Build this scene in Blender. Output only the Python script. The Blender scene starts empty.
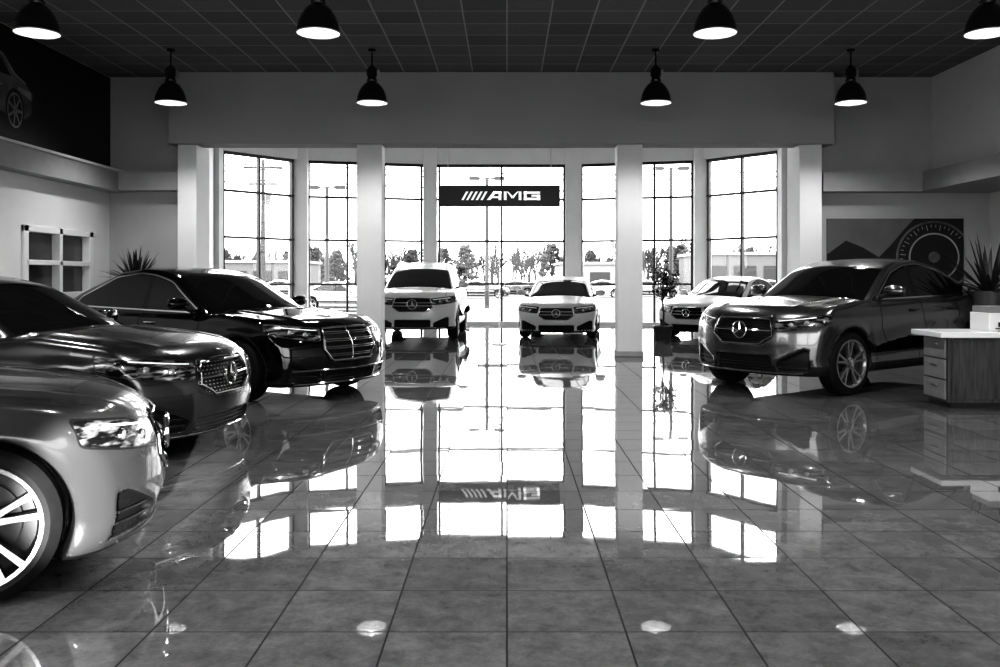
import bpy, math, random
import numpy as np
from mathutils import Vector, Matrix
random.seed(3); np.random.seed(3)
FPX=900.0; HOR=278.0; VX=507.0; CH=1.4
def WX(px,Z): return (px-VX)*Z/FPX
def WZ(py,Z): return CH+(HOR-py)*Z/FPX
scn=bpy.context.scene
# ------------------------------------------------------------ materials
def new_mat(name):
    m=bpy.data.materials.new(name); m.use_nodes=True
    return m, m.node_tree, m.node_tree.nodes['Principled BSDF']
def g3(v): return (v,v,v,1)
def simple(name,v,rough=.5,metal=0,noise=0.0,nscale=5,spec=.5,coat=0,bump=0,emit=0):
    m,nt,b=new_mat(name)
    b.inputs['Base Color'].default_value=g3(v); b.inputs['Roughness'].default_value=rough
    b.inputs['Metallic'].default_value=metal; b.inputs['Specular IOR Level'].default_value=spec
    b.inputs['Coat Weight'].default_value=coat; b.inputs['Coat Roughness'].default_value=.03
    if emit:
        b.inputs['Emission Color'].default_value=g3(1); b.inputs['Emission Strength'].default_value=emit
    if noise or bump:
        tc=nt.nodes.new('ShaderNodeTexCoord'); n=nt.nodes.new('ShaderNodeTexNoise')
        n.inputs['Scale'].default_value=nscale; n.inputs['Detail'].default_value=6
        nt.links.new(tc.outputs['Object'],n.inputs['Vector'])
        if noise:
            mr=nt.nodes.new('ShaderNodeMapRange'); mr.inputs['From Min'].default_value=.3; mr.inputs['From Max'].default_value=.7
            mr.inputs['To Min'].default_value=v*(1-noise); mr.inputs['To Max'].default_value=v*(1+noise)
            nt.links.new(n.outputs['Fac'],mr.inputs['Value']); nt.links.new(mr.outputs['Result'],b.inputs['Base Color'])
        if bump:
            bp=nt.nodes.new('ShaderNodeBump'); bp.inputs['Strength'].default_value=bump; bp.inputs['Distance'].default_value=.01
            nt.links.new(n.outputs['Fac'],bp.inputs['Height']); nt.links.new(bp.outputs['Normal'],b.inputs['Normal'])
    return m
M={}
M['wall']=simple('plaster_grey',.38,.7,noise=.05,nscale=2)
M['wallw']=simple('plaster_white',.70,.6,noise=.03,nscale=2)
M['soff']=simple('plaster_soffit',.38,.7,noise=.04,nscale=1)
M['ledge']=simple('ledge_grey',.34,.6,noise=.05)
M['black']=simple('black_gloss',.012,.25)
M['lampblk']=simple('lamp_black_enamel',.015,.18,coat=.3)
M['rubber']=simple('tyre_rubber',.006,.65,noise=.2,nscale=30,spec=.25)
M['alloy']=simple('wheel_alloy',.45,.25,metal=.9)
M['alloyd']=simple('wheel_dark',.03,.35,metal=.6)
M['chrome']=simple('chrome',.85,.07,metal=1)
M['trimblk']=simple('black_plastic',.008,.45)
M['silver']=simple('satin_metal',.4,.35,metal=.8)
M['lens']=simple('lamp_lens_white',.85,.1,coat=1,emit=.25)
M['frame']=simple('window_frame_dark',.03,.4)
M['framew']=simple('window_frame_white',.75,.4)
M['pot']=simple('planter_dark',.05,.4,noise=.2)
M['leaf']=simple('leaf',.03,.45,noise=.4,nscale=20)
M['bark']=simple('bark',.045,.9,noise=.3,nscale=20)
M['asphalt']=simple('asphalt',.11,.9,noise=.3,nscale=.3)
M['foliage']=simple('foliage',.04,.9,noise=.5,nscale=3)
M['bulb']=simple('lamp_diffuser',.9,.4,emit=22)
M['reflector']=simple('lamp_inner_white',.35,.4)
M['deskw']=simple('desk_white_top',.75,.25)
M['glassdk']=simple('office_glass_dark',.06,.05,spec=.8)
M['signblk']=simple('sign_black',.004,.4)
M['signwht']=simple('sign_letter_white',.85,.4,emit=.35)
M['p_dark']=simple('print_dark',.006,.5,noise=.3,nscale=2)
M['p_mid']=simple('print_mid',.11,.5,noise=.6,nscale=3)
M['p_light']=simple('print_light',.30,.5,noise=.4,nscale=1.5)
M['p_grey']=simple('print_grey',.12,.5,noise=.3,nscale=1)
M['bldg']=simple('building_grey',.13,.8,noise=.1)
M['bldgd']=simple('building_dark',.03,.5)
M['bldgl']=simple('building_light',.24,.8)
M['drawer']=simple('drawer_front_grey',.22,.5,noise=.1)
# wood
m,nt,b=new_mat('desk_wood'); tc=nt.nodes.new('ShaderNodeTexCoord'); mp=nt.nodes.new('ShaderNodeMapping'); mp.inputs['Scale'].default_value=(22,22,2)
n=nt.nodes.new('ShaderNodeTexNoise'); n.inputs['Scale'].default_value=1.6; n.inputs['Detail'].default_value=8; cr=nt.nodes.new('ShaderNodeValToRGB')
cr.color_ramp.elements[0].position=.3; cr.color_ramp.elements[0].color=g3(.02); cr.color_ramp.elements[1].position=.75; cr.color_ramp.elements[1].color=g3(.07)
nt.links.new(tc.outputs['Object'],mp.inputs['Vector']); nt.links.new(mp.outputs['Vector'],n.inputs['Vector']); nt.links.new(n.outputs['Fac'],cr.inputs['Fac']); nt.links.new(cr.outputs['Color'],b.inputs['Base Color']); b.inputs['Roughness'].default_value=.4
M['wood']=m
# window glass
m,nt,b=new_mat('window_glass'); nt.nodes.remove(b); o=nt.nodes['Material Output']
tr=nt.nodes.new('ShaderNodeBsdfTransparent'); tr.inputs['Color'].default_value=g3(.95); gl=nt.nodes.new('ShaderNodeBsdfGlossy'); gl.inputs['Roughness'].default_value=.01
fr=nt.nodes.new('ShaderNodeFresnel'); fr.inputs['IOR'].default_value=1.35; mx=nt.nodes.new('ShaderNodeMixShader')
nt.links.new(fr.outputs['Fac'],mx.inputs['Fac']); nt.links.new(tr.outputs[0],mx.inputs[1]); nt.links.new(gl.outputs[0],mx.inputs[2]); nt.links.new(mx.outputs[0],o.inputs['Surface'])
M['glass']=m
def math_node(nt,op,a,b=None,c=None):
    n=nt.nodes.new('ShaderNodeMath'); n.operation=op
    for i,v in enumerate((a,b,c)):
        if v is None: continue
        if isinstance(v,(int,float)): n.inputs[i].default_value=v
        else: nt.links.new(v,n.inputs[i])
    return n.outputs[0]
# tile floor
TILE=.47
def tile_mat(name,size,offx,offy,grout,base,var,gv,rough,ior,ceil=False):
    m,nt,b=new_mat(name); L=nt.links
    tc=nt.nodes.new('ShaderNodeTexCoord'); sp=nt.nodes.new('ShaderNodeSeparateXYZ'); L.new(tc.outputs['Object'],sp.inputs[0])
    u=math_node(nt,'DIVIDE',math_node(nt,'ADD',sp.outputs[0],offx+100*size),size)
    v=math_node(nt,'DIVIDE',math_node(nt,'ADD',sp.outputs[1],offy+100*size),size)
    fu=math_node(nt,'FRACT',u); fv=math_node(nt,'FRACT',v)
    du=math_node(nt,'MINIMUM',fu,math_node(nt,'SUBTRACT',1,fu)); dv=math_node(nt,'MINIMUM',fv,math_node(nt,'SUBTRACT',1,fv))
    d=math_node(nt,'MINIMUM',du,dv)
    isg=math_node(nt,'LESS_THAN',d,grout/size/2)
    cb=nt.nodes.new('ShaderNodeCombineXYZ'); L.new(math_node(nt,'FLOOR',u),cb.inputs[0]); L.new(math_node(nt,'FLOOR',v),cb.inputs[1])
    wn=nt.nodes.new('ShaderNodeTexWhiteNoise'); wn.noise_dimensions='3D'; L.new(cb.outputs[0],wn.inputs['Vector'])
    va=nt.nodes.new('ShaderNodeVectorMath'); va.operation='MULTIPLY_ADD'; L.new(wn.outputs['Color'],va.inputs[0]); va.inputs[1].default_value=(9,9,9); L.new(tc.outputs['Object'],va.inputs[2])
    n1=nt.nodes.new('ShaderNodeTexNoise'); n1.inputs['Scale'].default_value=7 if not ceil else 40; n1.inputs['Detail'].default_value=14; n1.inputs['Roughness'].default_value=.8; n1.inputs['Distortion'].default_value=.2
    L.new(va.outputs[0],n1.inputs['Vector'])
    mr=nt.nodes.new('ShaderNodeMapRange'); mr.inputs['From Min'].default_value=.3; mr.inputs['From Max'].default_value=.72; mr.inputs['To Min'].default_value=base*(1-var); mr.inputs['To Max'].default_value=base*(1+var)
    L.new(n1.outputs['Fac'],mr.inputs['Value'])
    tv=math_node(nt,'MULTIPLY',mr.outputs[0],math_node(nt,'MULTIPLY_ADD',wn.outputs['Value'],.3,.85))
    mixc=nt.nodes.new('ShaderNodeMix'); mixc.data_type='FLOAT'; L.new(isg,mixc.inputs[0]); L.new(tv,mixc.inputs[2]); mixc.inputs[3].default_value=gv
    L.new(mixc.outputs[0],b.inputs['Base Color'])
    mixr=nt.nodes.new('ShaderNodeMix'); mixr.data_type='FLOAT'; L.new(isg,mixr.inputs[0]); mixr.inputs[3].default_value=.7
    rr=nt.nodes.new('ShaderNodeMapRange'); L.new(n1.outputs['Fac'],rr.inputs['Value']); rr.inputs['From Min'].default_value=.3; rr.inputs['From Max'].default_value=.7; rr.inputs['To Min'].default_value=rough; rr.inputs['To Max'].default_value=rough*2
    L.new(rr.outputs[0],mixr.inputs[2]); L.new(mixr.outputs[0],b.inputs['Roughness'])
    L.new(math_node(nt,'MULTIPLY_ADD',isg,-.4,.5),b.inputs['Specular IOR Level'])
    b.inputs['IOR'].default_value=ior
    if not ceil:
        # each tile sits very slightly out of level, and its polish is faintly wavy
        sub=nt.nodes.new('ShaderNodeVectorMath'); sub.operation='SUBTRACT'; L.new(wn.outputs['Color'],sub.inputs[0]); sub.inputs[1].default_value=(.5,.5,.5)
        sc=nt.nodes.new('ShaderNodeVectorMath'); sc.operation='MULTIPLY'; L.new(sub.outputs[0],sc.inputs[0]); sc.inputs[1].default_value=(.004,.003,0)
        n2=nt.nodes.new('ShaderNodeTexNoise'); n2.inputs['Scale'].default_value=4; n2.inputs['Detail'].default_value=1; L.new(va.outputs[0],n2.inputs['Vector'])
        bp=nt.nodes.new('ShaderNodeBump'); bp.inputs['Strength'].default_value=.014; bp.inputs['Distance'].default_value=.012; L.new(n2.outputs['Fac'],bp.inputs['Height'])
        ad=nt.nodes.new('ShaderNodeVectorMath'); ad.operation='ADD'; L.new(bp.outputs[0],ad.inputs[0]); L.new(sc.outputs[0],ad.inputs[1])
        nm=nt.nodes.new('ShaderNodeVectorMath'); nm.operation='NORMALIZE'; L.new(ad.outputs[0],nm.inputs[0]); L.new(nm.outputs[0],b.inputs['Normal'])
    return m
M['floor']=tile_mat('polished_floor_tile',TILE,0,-4.5,.008,.135,.5,.010,.014,1.85)
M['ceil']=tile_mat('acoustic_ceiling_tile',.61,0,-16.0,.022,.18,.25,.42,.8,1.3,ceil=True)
# ------------------------------------------------------------ mesh builder
class B:
    def __init__(s): s.v=[]; s.f=[]; s.m=[]; s.mats=[]
    def mi(s,mat):
        if mat not in s.mats: s.mats.append(mat)
        return s.mats.index(mat)
    def add(s,vs,fs,mat):
        o=len(s.v); s.v+= [tuple(p) for p in vs]; k=s.mi(mat)
        for f in fs: s.f.append(tuple(i+o for i in f)); s.m.append(k)
    def box(s,x0,x1,y0,y1,z0,z1,mat):
        vs=[(x,y,z) for x in (x0,x1) for y in (y0,y1) for z in (z0,z1)]
        s.add(vs,[(0,1,3,2),(4,6,7,5),(0,4,5,1),(2,3,7,6),(0,2,6,4),(1,5,7,3)],mat)
    def obox(s,c,ax,ay,az,mat):
        c=Vector(c); ax=Vector(ax); ay=Vector(ay); az=Vector(az)
        vs=[c+ax*i+ay*j+az*k for i in (-1,1) for j in (-1,1) for k in (-1,1)]
        s.add(vs,[(0,1,3,2),(4,6,7,5),(0,4,5,1),(2,3,7,6),(0,2,6,4),(1,5,7,3)],mat)
    def lathe(s,prof,mat,axis='z',c=(0,0,0),n=32,cap=False):
        vs=[];fs=[]
        for (a,r) in prof:
            for i in range(n):
                t=2*math.pi*i/n
                p=(r*math.cos(t),r*math.sin(t),a) if axis=='z' else (r*math.cos(t),a,r*math.sin(t)) if axis=='y' else (a,r*math.cos(t),r*math.sin(t))
                vs.append((p[0]+c[0],p[1]+c[1],p[2]+c[2]))
        for j in range(len(prof)-1):
            for i in range(n):
                fs.append((j*n+i,j*n+(i+1)%n,(j+1)*n+(i+1)%n,(j+1)*n+i))
        if cap:
            fs.append(tuple(range(n))); fs.append(tuple((len(prof)-1)*n+i for i in range(n)))
        s.add(vs,fs,mat)
    def tube(s,pts,rad,mat,n=8):
        pts=[Vector(p) for p in pts]
        if not hasattr(rad,'__len__'): rad=[rad]*len(pts)
        vs=[];fs=[]
        for i,p in enumerate(pts):
            t=(pts[min(i+1,len(pts)-1)]-pts[max(i-1,0)]).normalized()
            up=Vector((0,0,1)) if abs(t.z)<.9 else Vector((0,1,0))
            a=t.cross(up).normalized(); b=t.cross(a)
            for k in range(n):
                q=2*math.pi*k/n; vs.append(p+a*rad[i]*math.cos(q)+b*rad[i]*math.sin(q))
        for i in range(len(pts)-1):
            for k in range(n): fs.append((i*n+k,i*n+(k+1)%n,(i+1)*n+(k+1)%n,(i+1)*n+k))
        fs.append(tuple(range(n))); fs.append(tuple((len(pts)-1)*n+i for i in range(n)))
        s.add(vs,fs,mat)
    def poly(s,pts,mat): s.add(pts,[tuple(range(len(pts)))],mat)
    def mesh(s,name,smooth=None):
        me=bpy.data.meshes.new(name); me.from_pydata([tuple(p) for p in s.v],[],s.f)
        for m in s.mats: me.materials.append(m)
        me.polygons.foreach_set('material_index',s.m)
        import bmesh
        bm=bmesh.new(); bm.from_mesh(me); bmesh.ops.recalc_face_normals(bm,faces=bm.faces); bm.to_mesh(me); bm.free()
        if smooth:
            me.polygons.foreach_set('use_smooth',[True]*len(me.polygons)); me.set_sharp_from_angle(angle=math.radians(smooth))
        me.update(); return me
    def obj(s,name,parent=None,smooth=None,loc=None,rz=0):
        o=bpy.data.objects.new(name,s.mesh(name,smooth)); scn.collection.objects.link(o)
        if parent: o.parent=parent
        if loc: o.location=loc
        o.rotation_euler[2]=rz
        return o
def empty(name,loc=(0,0,0),rz=0):
    e=bpy.data.objects.new(name,None); scn.collection.objects.link(e); e.location=loc; e.rotation_euler[2]=rz; e.empty_display_size=.3; return e
def bevel(o,w=.01,seg=2):
    md=o.modifiers.new('bevel','BEVEL'); md.width=w; md.segments=seg; md.limit_method='ANGLE'; return o
# ------------------------------------------------------------ CAR generator
def smax(a,b,k):
    h=np.maximum(k-np.abs(a-b),0)/k; return np.maximum(a,b)+h*h*k*.25
def smin(a,b,k): return -smax(-a,-b,k)
def prof(pts,sig=.06):
    xs=np.arange(-1.5,7,.01); p=np.array(pts); v=np.interp(xs,p[:,0],p[:,1])
    k=np.exp(-.5*(np.arange(-30,31)*.01/sig)**2); k/=k.sum()
    v=np.convolve(np.pad(v,30,mode='edge'),k,'valid')
    return lambda q: np.interp(q,xs,v)
class Shape:
    def __init__(s,p):
        s.p=p; s.L=p['L']; s.hw=p['W']/2; s.H=p['H']; s.R=p['R']; s.zb=p['zb']
        s.sw=(p['fo'],p['fo']+p['wb'])
        s.T=prof(p['T'],.05); s.Rf=prof(p['Rf'],.09)
        o=p.get('dz',0)
        s.SI=prof([(0,.14),(.15+o*.5,.09),(.24+o*.5,.035),(.34+o*.6,.055),(.5+o*.7,.03),(.66+o,.004),(.75+o,.0),(.79+o,.022),(.93+o,.05),(1.0+o,.09),(1.2+o,.16)],.018)
        s.lean=prof([(0,.16),(.15,.10),(.22+o*.5,.03),(.32+o*.6,.01),(.45+o*.8,.0),(.58+o,.012),(.68+o,.05),(.78+o,.13),(.88+o,.3),(1.1+o,.7)],.03)
        s.rlean=prof([(0,.2),(.2,.06),(.4,.0),(.6,.01),(.8,.05),(.95+o,.07),(1.05+o,.1),(1.3+o,.2)],.04)
        s.belt=lambda q:p['belt']+.02*(q-2.2)
        s.sm=p['sm']
    def fr(s,ay,z): return .34*np.power(np.clip(ay/s.hw,0,1.3),2.7)+s.lean(z)-.012*np.exp(-(ay/.25)**2)
    def parts(s,x,y,z):
        q=s.L/2-x; ay=np.abs(y); yn=ay/s.hw
        d1=np.sqrt((q-s.sw[0])**2+(z-s.R)**2); d2=np.sqrt((q-s.sw[1])**2+(z-s.R)**2)
        return q,ay,yn,d1,d2
    def gh(s,q,ay,z):
        sh=np.clip((s.sm-q)/.7,-1,1); ss=q-.14*sh*(ay/.7)**2
        gt=z-(s.Rf(ss)-.04*(ay/.65)**2)
        gs=ay-(s.hw-s.p.get('gi',.095)-(z-s.p['belt'])*s.p.get('th',.40)-.045*((q-s.sm)/1.4)**2)
        return ss,gt,gs
    def grille(s,ay,z):
        g=s.p['grille']; z0,z1,w0,wm,w1=g   # bottom, top, halfwidths bottom/mid/top
        zm=z0+(z1-z0)*.35
        w=np.interp(z,[z0,zm,z1],[w0,wm,w1])
        return smax(np.maximum(z0-z,z-z1),(ay-w)*.9,.03)
    def intake(s,ay,z):
        o=s.zb
        a=smax(np.maximum(o+.05-z,z-(o+.05+s.p.get('cih',.11))),ay-.40,.03)
        z2=o+.07; h=s.p.get('ih',.17)
        b=smax(smax(z2-z,z-(z2+h*np.clip((ay-.3)/.45,.4,1)),.02),smax(.47-ay,ay-.80,.02),.03)
        return np.minimum(a,b)
    def lampsd(s,q,ay,z):
        u=ay+q*.75; l=s.p['lamp']
        t=np.clip((u-l[0])/(l[1]-l[0]),0,1)
        lo=l[2]+(l[4]-l[2])*t**1.5; hi=l[3]+(l[5]-l[3])*t
        return smax(np.maximum(lo-z,z-hi),np.maximum(l[0]-u,u-l[1]),.03)
    def F(s,x,y,z):
        q,ay,yn,d1,d2=s.parts(x,y,z)
        top=z-(s.T(q)-.05*yn**2+.014*np.exp(-((ay-.52-.05*q)/.05)**2)*(q<1.6))
        w=s.hw-s.SI(z-.015*(q-s.L/2))-.05*np.clip((.9-q)/.9,0,1.2)**2-.07*np.clip((q-(s.L-1.1))/1.1,0,1.2)**2
        w=w+.016*np.exp(-((d1-(s.R+.07))/.06)**2)+.02*np.exp(-((d2-(s.R+.08))/.08)**2)
        side=ay-w
        fr=s.fr(ay,z)
        front=fr-q
        rear=q-(s.L-.24*yn**3-s.rlean(z))
        f=smax(smax(smax(smax(top,side,.07),front,.06),rear,.07),s.zb-z,.04)
        ss,gt,gs=s.gh(q,ay,z)
        f=smin(f,smax(smax(gt,gs,.075),.5-z,.02),.03)
        for d in (d1,d2):
            f=smax(f,-np.maximum(d-(s.R+.035),(s.hw-.34)-ay),.012)
        f=smax(f,-np.maximum(s.grille(ay,z),(q-fr)-.05),.012)
        f=smax(f,-np.maximum(s.intake(ay,z),(q-fr)-.05),.012)
        return f
    def surfx(s,y,z):
        a,b=s.L/2+.1,s.L/2-1.2
        xs=np.linspace(a,b,260); f=s.F(xs,np.full_like(xs,y),np.full_like(xs,z)); i=np.argmax(f<0)
        return xs[i]
    def surfy(s,x,z):
        ys=np.linspace(s.hw+.1,.2,260); f=s.F(np.full_like(ys,x),ys,np.full_like(ys,z)); return ys[np.argmax(f<0)]
    def build(s,h):
        L=s.L
        xs=np.arange(-L/2-.1,L/2+.1,h); ny=int((s.hw+.08)/h)+1; ys=(np.arange(-ny,ny)+.5)*h; zs=np.arange(s.zb-.06,s.H+.08,h)
        X,Y,Z=np.meshgrid(xs,ys,zs,indexing='ij'); V=s.F(X,Y,Z)
        S=V<0
        nx,ny_,nz=V.shape
        cnt=np.zeros((nx-1,ny_-1,nz-1)); P=np.zeros((nx-1,ny_-1,nz-1,3))
        def sl(o): return (slice(o[0],nx-1+o[0]),slice(o[1],ny_-1+o[1]),slice(o[2],nz-1+o[2]))
        for ax in range(3):
            for a in (0,1):
                for b in (0,1):
                    o=[0,0,0]; oth=[k for k in range(3) if k!=ax]; o[oth[0]]=a; o[oth[1]]=b; o2=list(o); o2[ax]=1
                    A=V[sl(o)]; Bv=V[sl(o2)]; c=(A<0)!=(Bv<0); t=np.where(c,A/(A-Bv+1e-12),0)
                    for k in range(3): P[...,k]+=np.where(c,(t if k==ax else o[k]),0)
                    cnt+=c
        act=cnt>0; idx=-np.ones(act.shape,int); idx[act]=np.arange(act.sum())
        I=np.argwhere(act); p=P[act]/cnt[act][:,None]+I
        pts=np.stack([xs[0]+p[:,0]*h,ys[0]+p[:,1]*h,zs[0]+p[:,2]*h],1)
        quads=[]
        for ax in range(3):
            A=[slice(1,-1)]*3; A[ax]=slice(0,-1); Bs=[slice(1,-1)]*3; Bs[ax]=slice(1,None)
            sa=S[tuple(A)]; sb=S[tuple(Bs)]; c=sa!=sb
            E=np.argwhere(c); off=np.array([1,1,1]); off[ax]=0; E=E+off
            flip=sa[c]
            o1,o2=[(1,2),(2,0),(0,1)][ax]
            def cell(d1,d2):
                Q=E.copy(); Q[:,o1]-=d1; Q[:,o2]-=d2; return idx[Q[:,0],Q[:,1],Q[:,2]]
            qd=np.stack([cell(1,1),cell(0,1),cell(0,0),cell(1,0)],1)
            qd[~flip]=qd[~flip][:,::-1]; quads.append(qd)
        quads=np.concatenate(quads); quads=quads[(quads>=0).all(1)]
        e=.003
        for it in range(4):
            x,y,z=pts.T; f=s.F(x,y,z)
            g=np.stack([s.F(x+e,y,z)-s.F(x-e,y,z),s.F(x,y+e,z)-s.F(x,y-e,z),s.F(x,y,z+e)-s.F(x,y,z-e)],1)/(2*e)
            st=(f/np.maximum((g**2).sum(1),.2))[:,None]*g
            n=np.linalg.norm(st,axis=1,keepdims=True); st*=np.minimum(1,h*.4/np.maximum(n,1e-9)); pts=pts-st*.9
        me=bpy.data.meshes.new('car_body'); me.vertices.add(len(pts)); me.vertices.foreach_set('co',pts.ravel())
        me.loops.add(quads.size); me.loops.foreach_set('vertex_index',quads.ravel())
        me.polygons.add(len(quads)); me.polygons.foreach_set('loop_start',np.arange(0,quads.size,4)); me.polygons.foreach_set('use_smooth',np.ones(len(quads),bool))
        me.update(); me.validate()
        # masks
        x,y,z=pts.T; q,ay,yn,d1,d2=s.parts(x,y,z); ss,gt,gs=s.gh(q,ay,z); p=s.p
        slope=np.abs(s.Rf(ss+.05)-s.Rf(ss-.05))/.1
        side=np.maximum.reduce([-gs-.04,s.belt(q)+.035-z,gt+.05+.055*slope,p['g0']-q,(q-(p['g1']+ (z-s.belt(q))*p.get('gk',-.3)))*.8])
        ws=np.maximum.reduce([-gt-.04,gs+.05,p['ws'][0]-ss,ss-p['ws'][1],s.T(q)+.012-.05*yn**2-z])
        rw=np.maximum.reduce([-gt-.05,gs+.07,p['rw'][0]-ss,ss-p['rw'][1],s.T(q)+.02-z])
        fr=s.fr(ay,z); isf=q-fr-.09
        black=np.minimum.reduce([np.maximum(s.grille(ay,z)-.004,isf),np.maximum(s.intake(ay,z)-.006,isf),z-(s.zb+p.get('clad',.025)),d1-(s.R+.042+p.get('arch',0)),d2-(s.R+.042+p.get('arch',0))])
        lamp=np.maximum(s.lampsd(q,ay,z),q-1.1)
        tl=p['tail']; u=ay+(L-q)*.8
        tail=np.maximum.reduce([tl[0]-z,z-tl[1],tl[2]-u,u-tl[3],L-.9-q])
        sd=p['doors']; seam=np.full_like(q,9.); 
        best=np.full_like(q,9.)
        for i,dv in enumerate(sd):
            cur=q-(dv+ (z-.6)*(.06 if i<2 else -.12)); m_=np.abs(cur)<best; best=np.where(m_,np.abs(cur),best); seam=np.where(m_,cur*(1 if i%2==0 else -1),seam)
        reg=np.maximum.reduce([s.zb+.13-z,z-(s.belt(q)+.02),s.hw*.75-ay,sd[0]-.1-q,q-sd[-1]-.1])
        cow=p['ws'][0]
        seam2=ay-(s.hw-.20-.10*np.clip(1-q/1.0,0,1)); reg2=np.maximum.reduce([.30-q,q-cow-.05,s.T(q)-.12-z])
        bpil=np.maximum(np.abs(q-sd[1]-.02+(z-s.belt(q))*-.1)-.045,side)
        for nm,arr in (('sg',side),('gl',np.minimum(ws,rw)),('bk',black),('lm',lamp),('tl',tail),('s1',seam),('r1',reg),('s2',seam2),('r2',reg2),('bp',bpil)):
            at=me.attributes.new(nm,'FLOAT','POINT'); at.data.foreach_set('value',arr.astype(np.float32))
        return me
def paint_mat(name,v,metal,rough,chrome=True,low=None,coat=1,spec=.5):
    m,nt,b=new_mat(name); L=nt.links
    def at(n): a=nt.nodes.new('ShaderNodeAttribute'); a.attribute_name=n; return a.outputs['Fac']
    lt=lambda a,t: math_node(nt,'LESS_THAN',a,t)
    MUL=lambda a,c: math_node(nt,'MULTIPLY',a,c)
    line=math_node(nt,'MAXIMUM',MUL(lt(math_node(nt,'ABSOLUTE',at('s1')),.0055),lt(at('r1'),0)),MUL(lt(math_node(nt,'ABSOLUTE',at('s2')),.005),lt(at('r2'),0)))
    sg=at('sg')
    chr_=MUL(lt(sg,.016),1.0)
    glass=math_node(nt,'MAXIMUM',lt(sg,0),lt(at('gl'),0))
    blk=math_node(nt,'MAXIMUM',lt(at('bk'),0),lt(at('bp'),0)); lmp=lt(at('lm'),0); tl=lt(at('tl'),0); lmpb=lt(at('lm'),.010)
    tc=nt.nodes.new('ShaderNodeTexCoord'); mp=nt.nodes.new('ShaderNodeMapping'); mp.inputs['Scale'].default_value=(6,6,26); L.new(tc.outputs['Object'],mp.inputs['Vector'])
    wv=nt.nodes.new('ShaderNodeTexNoise'); wv.inputs['Scale'].default_value=1.6; wv.inputs['Detail'].default_value=2; L.new(mp.outputs[0],wv.inputs['Vector'])
    lmr=nt.nodes.new('ShaderNodeMapRange'); L.new(wv.outputs['Fac'],lmr.inputs['Value']); lmr.inputs['From Min'].default_value=.45; lmr.inputs['From Max'].default_value=.68; lmr.inputs['To Min'].default_value=.012; lmr.inputs['To Max'].default_value=.34
    def chan(vals):
        cur=vals[0]
        for mask,val in zip((line,chr_,glass,blk,lmpb,lmp,tl),vals[1:]):
            mx=nt.nodes.new('ShaderNodeMix'); mx.data_type='FLOAT'; L.new(mask,mx.inputs[0])
            for sock,vv in ((mx.inputs[2],cur),(mx.inputs[3],val)):
                if isinstance(vv,(int,float)): sock.default_value=vv
                else: L.new(vv,sock)
            cur=mx.outputs[0]
        return cur
    cv=.75 if chrome else .02
    L.new(chan([v,.003,cv,.006,.008,.010,lmr.outputs[0],.12]),b.inputs['Base Color'])
    L.new(chan([metal,0.,1. if chrome else 0.,0.,0.,0.,.5,0.]),b.inputs['Metallic'])
    L.new(chan([rough,.8,.12,.03,.45,.3,.2,.1]),b.inputs['Roughness'])
    L.new(chan([coat,0.,0.,0.,0.,0.,.6,1.]),b.inputs['Coat Weight'])
    L.new(chan([spec,.2,.5,.45,.3,.5,.5,.5]),b.inputs['Specular IOR Level'])
    b.inputs['Coat Roughness'].default_value=.025
    return m
def wheel_mesh(R,rr,n=5,twin=True,dark=False,W=.235):
    b=B(); w=W/2
    b.lathe([(-w,rr),(-w-.008,rr+.03),(-w+.004,R-.035),(-w+.03,R-.006),(-.04,R),(.04,R),(w-.03,R-.006),(w-.004,R-.035),(w+.008,rr+.03),(w,rr)],M['rubber'],'y',n=48)
    for g in (-.05,0,.05): b.lathe([(g-.004,R+.0008),(g+.004,R+.0008)],M['black'],'y',n=48)
    b.lathe([(-w,rr),(-w*.8,rr-.02),(w*.75,rr-.022),(w*.9,rr-.012),(w+.006,rr-.004),(w+.008,rr+.006),(w-.002,rr+.008)],M['alloyd'] if dark else M['alloy'],'y',n=48)
    b.lathe([(w+.0065,rr-.012),(w+.009,rr+.006)],M['alloy'],'y',n=48)
    b.lathe([(-.02,.0001),(-.02,rr-.02)],M['trimblk'],'y',n=32)
    b.lathe([(.0,.06),(.012,.06),(.012,rr*.68),(.0,rr*.68)],M['alloyd'],'y',n=32)
    b.obox((rr*.5,.012,.0),(.045,0,0),(0,.03,0),(0,0,.09),M['alloyd'])
    yo=w-.012
    b.lathe([(yo-.05,.075),(yo-.01,.07),(yo-.002,.045),(yo+.004,.03),(yo+.004,.0001)],M['alloy'],'y',n=24)
    for k in range(n):
        for off in ((-.13,.13) if twin else (0,)):
            t=2*math.pi*k/n+math.pi/2; t0=t+off*.7; t1=t+off*1.5
            r0,r1=.05,rr-.006
            d0=Vector((math.cos(t0),0,math.sin(t0))); d1=Vector((math.cos(t1),0,math.sin(t1)))
            a=d0*r0; c=d1*r1; dr=(c-a).normalized(); pr=Vector((-dr.z,0,dr.x))
            wa,wc=(.017,.012) if twin else (.035,.022)
            vs=[]
            for (p,ww,yy) in ((a,wa,yo-.012),((a+c)/2,(wa+wc)/2*.85,yo-.006),(c,wc*1.25,yo+.008)):
                y=Vector((0,yy,0)); vs+=[p+pr*ww+y,p-pr*ww+y,p-pr*ww*1.3+y-Vector((0,.035,0)),p+pr*ww*1.3+y-Vector((0,.035,0))]
            fs=[]; fd=[]
            for j in (0,4): fs+=[(j,j+1,j+5,j+4)]; fd+=[(j+1,j+2,j+6,j+5),(j+2,j+3,j+7,j+6),(j+3,j,j+4,j+7)]
            o=len(b.v); b.add(vs,fs,M['alloy']); b.add(vs,fd,M['alloyd'] if dark else M['alloy'])
    for k in range(5):
        t=2*math.pi*(k+.5)/5; b.lathe([(yo-.012,.008),(yo-.001,.008),(yo,.0001)],M['trimblk'],'y',c=(.045*math.cos(t)*1.1,0,.045*math.sin(t)*1.1),n=8)
    return b.mesh('wheel',40)
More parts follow.
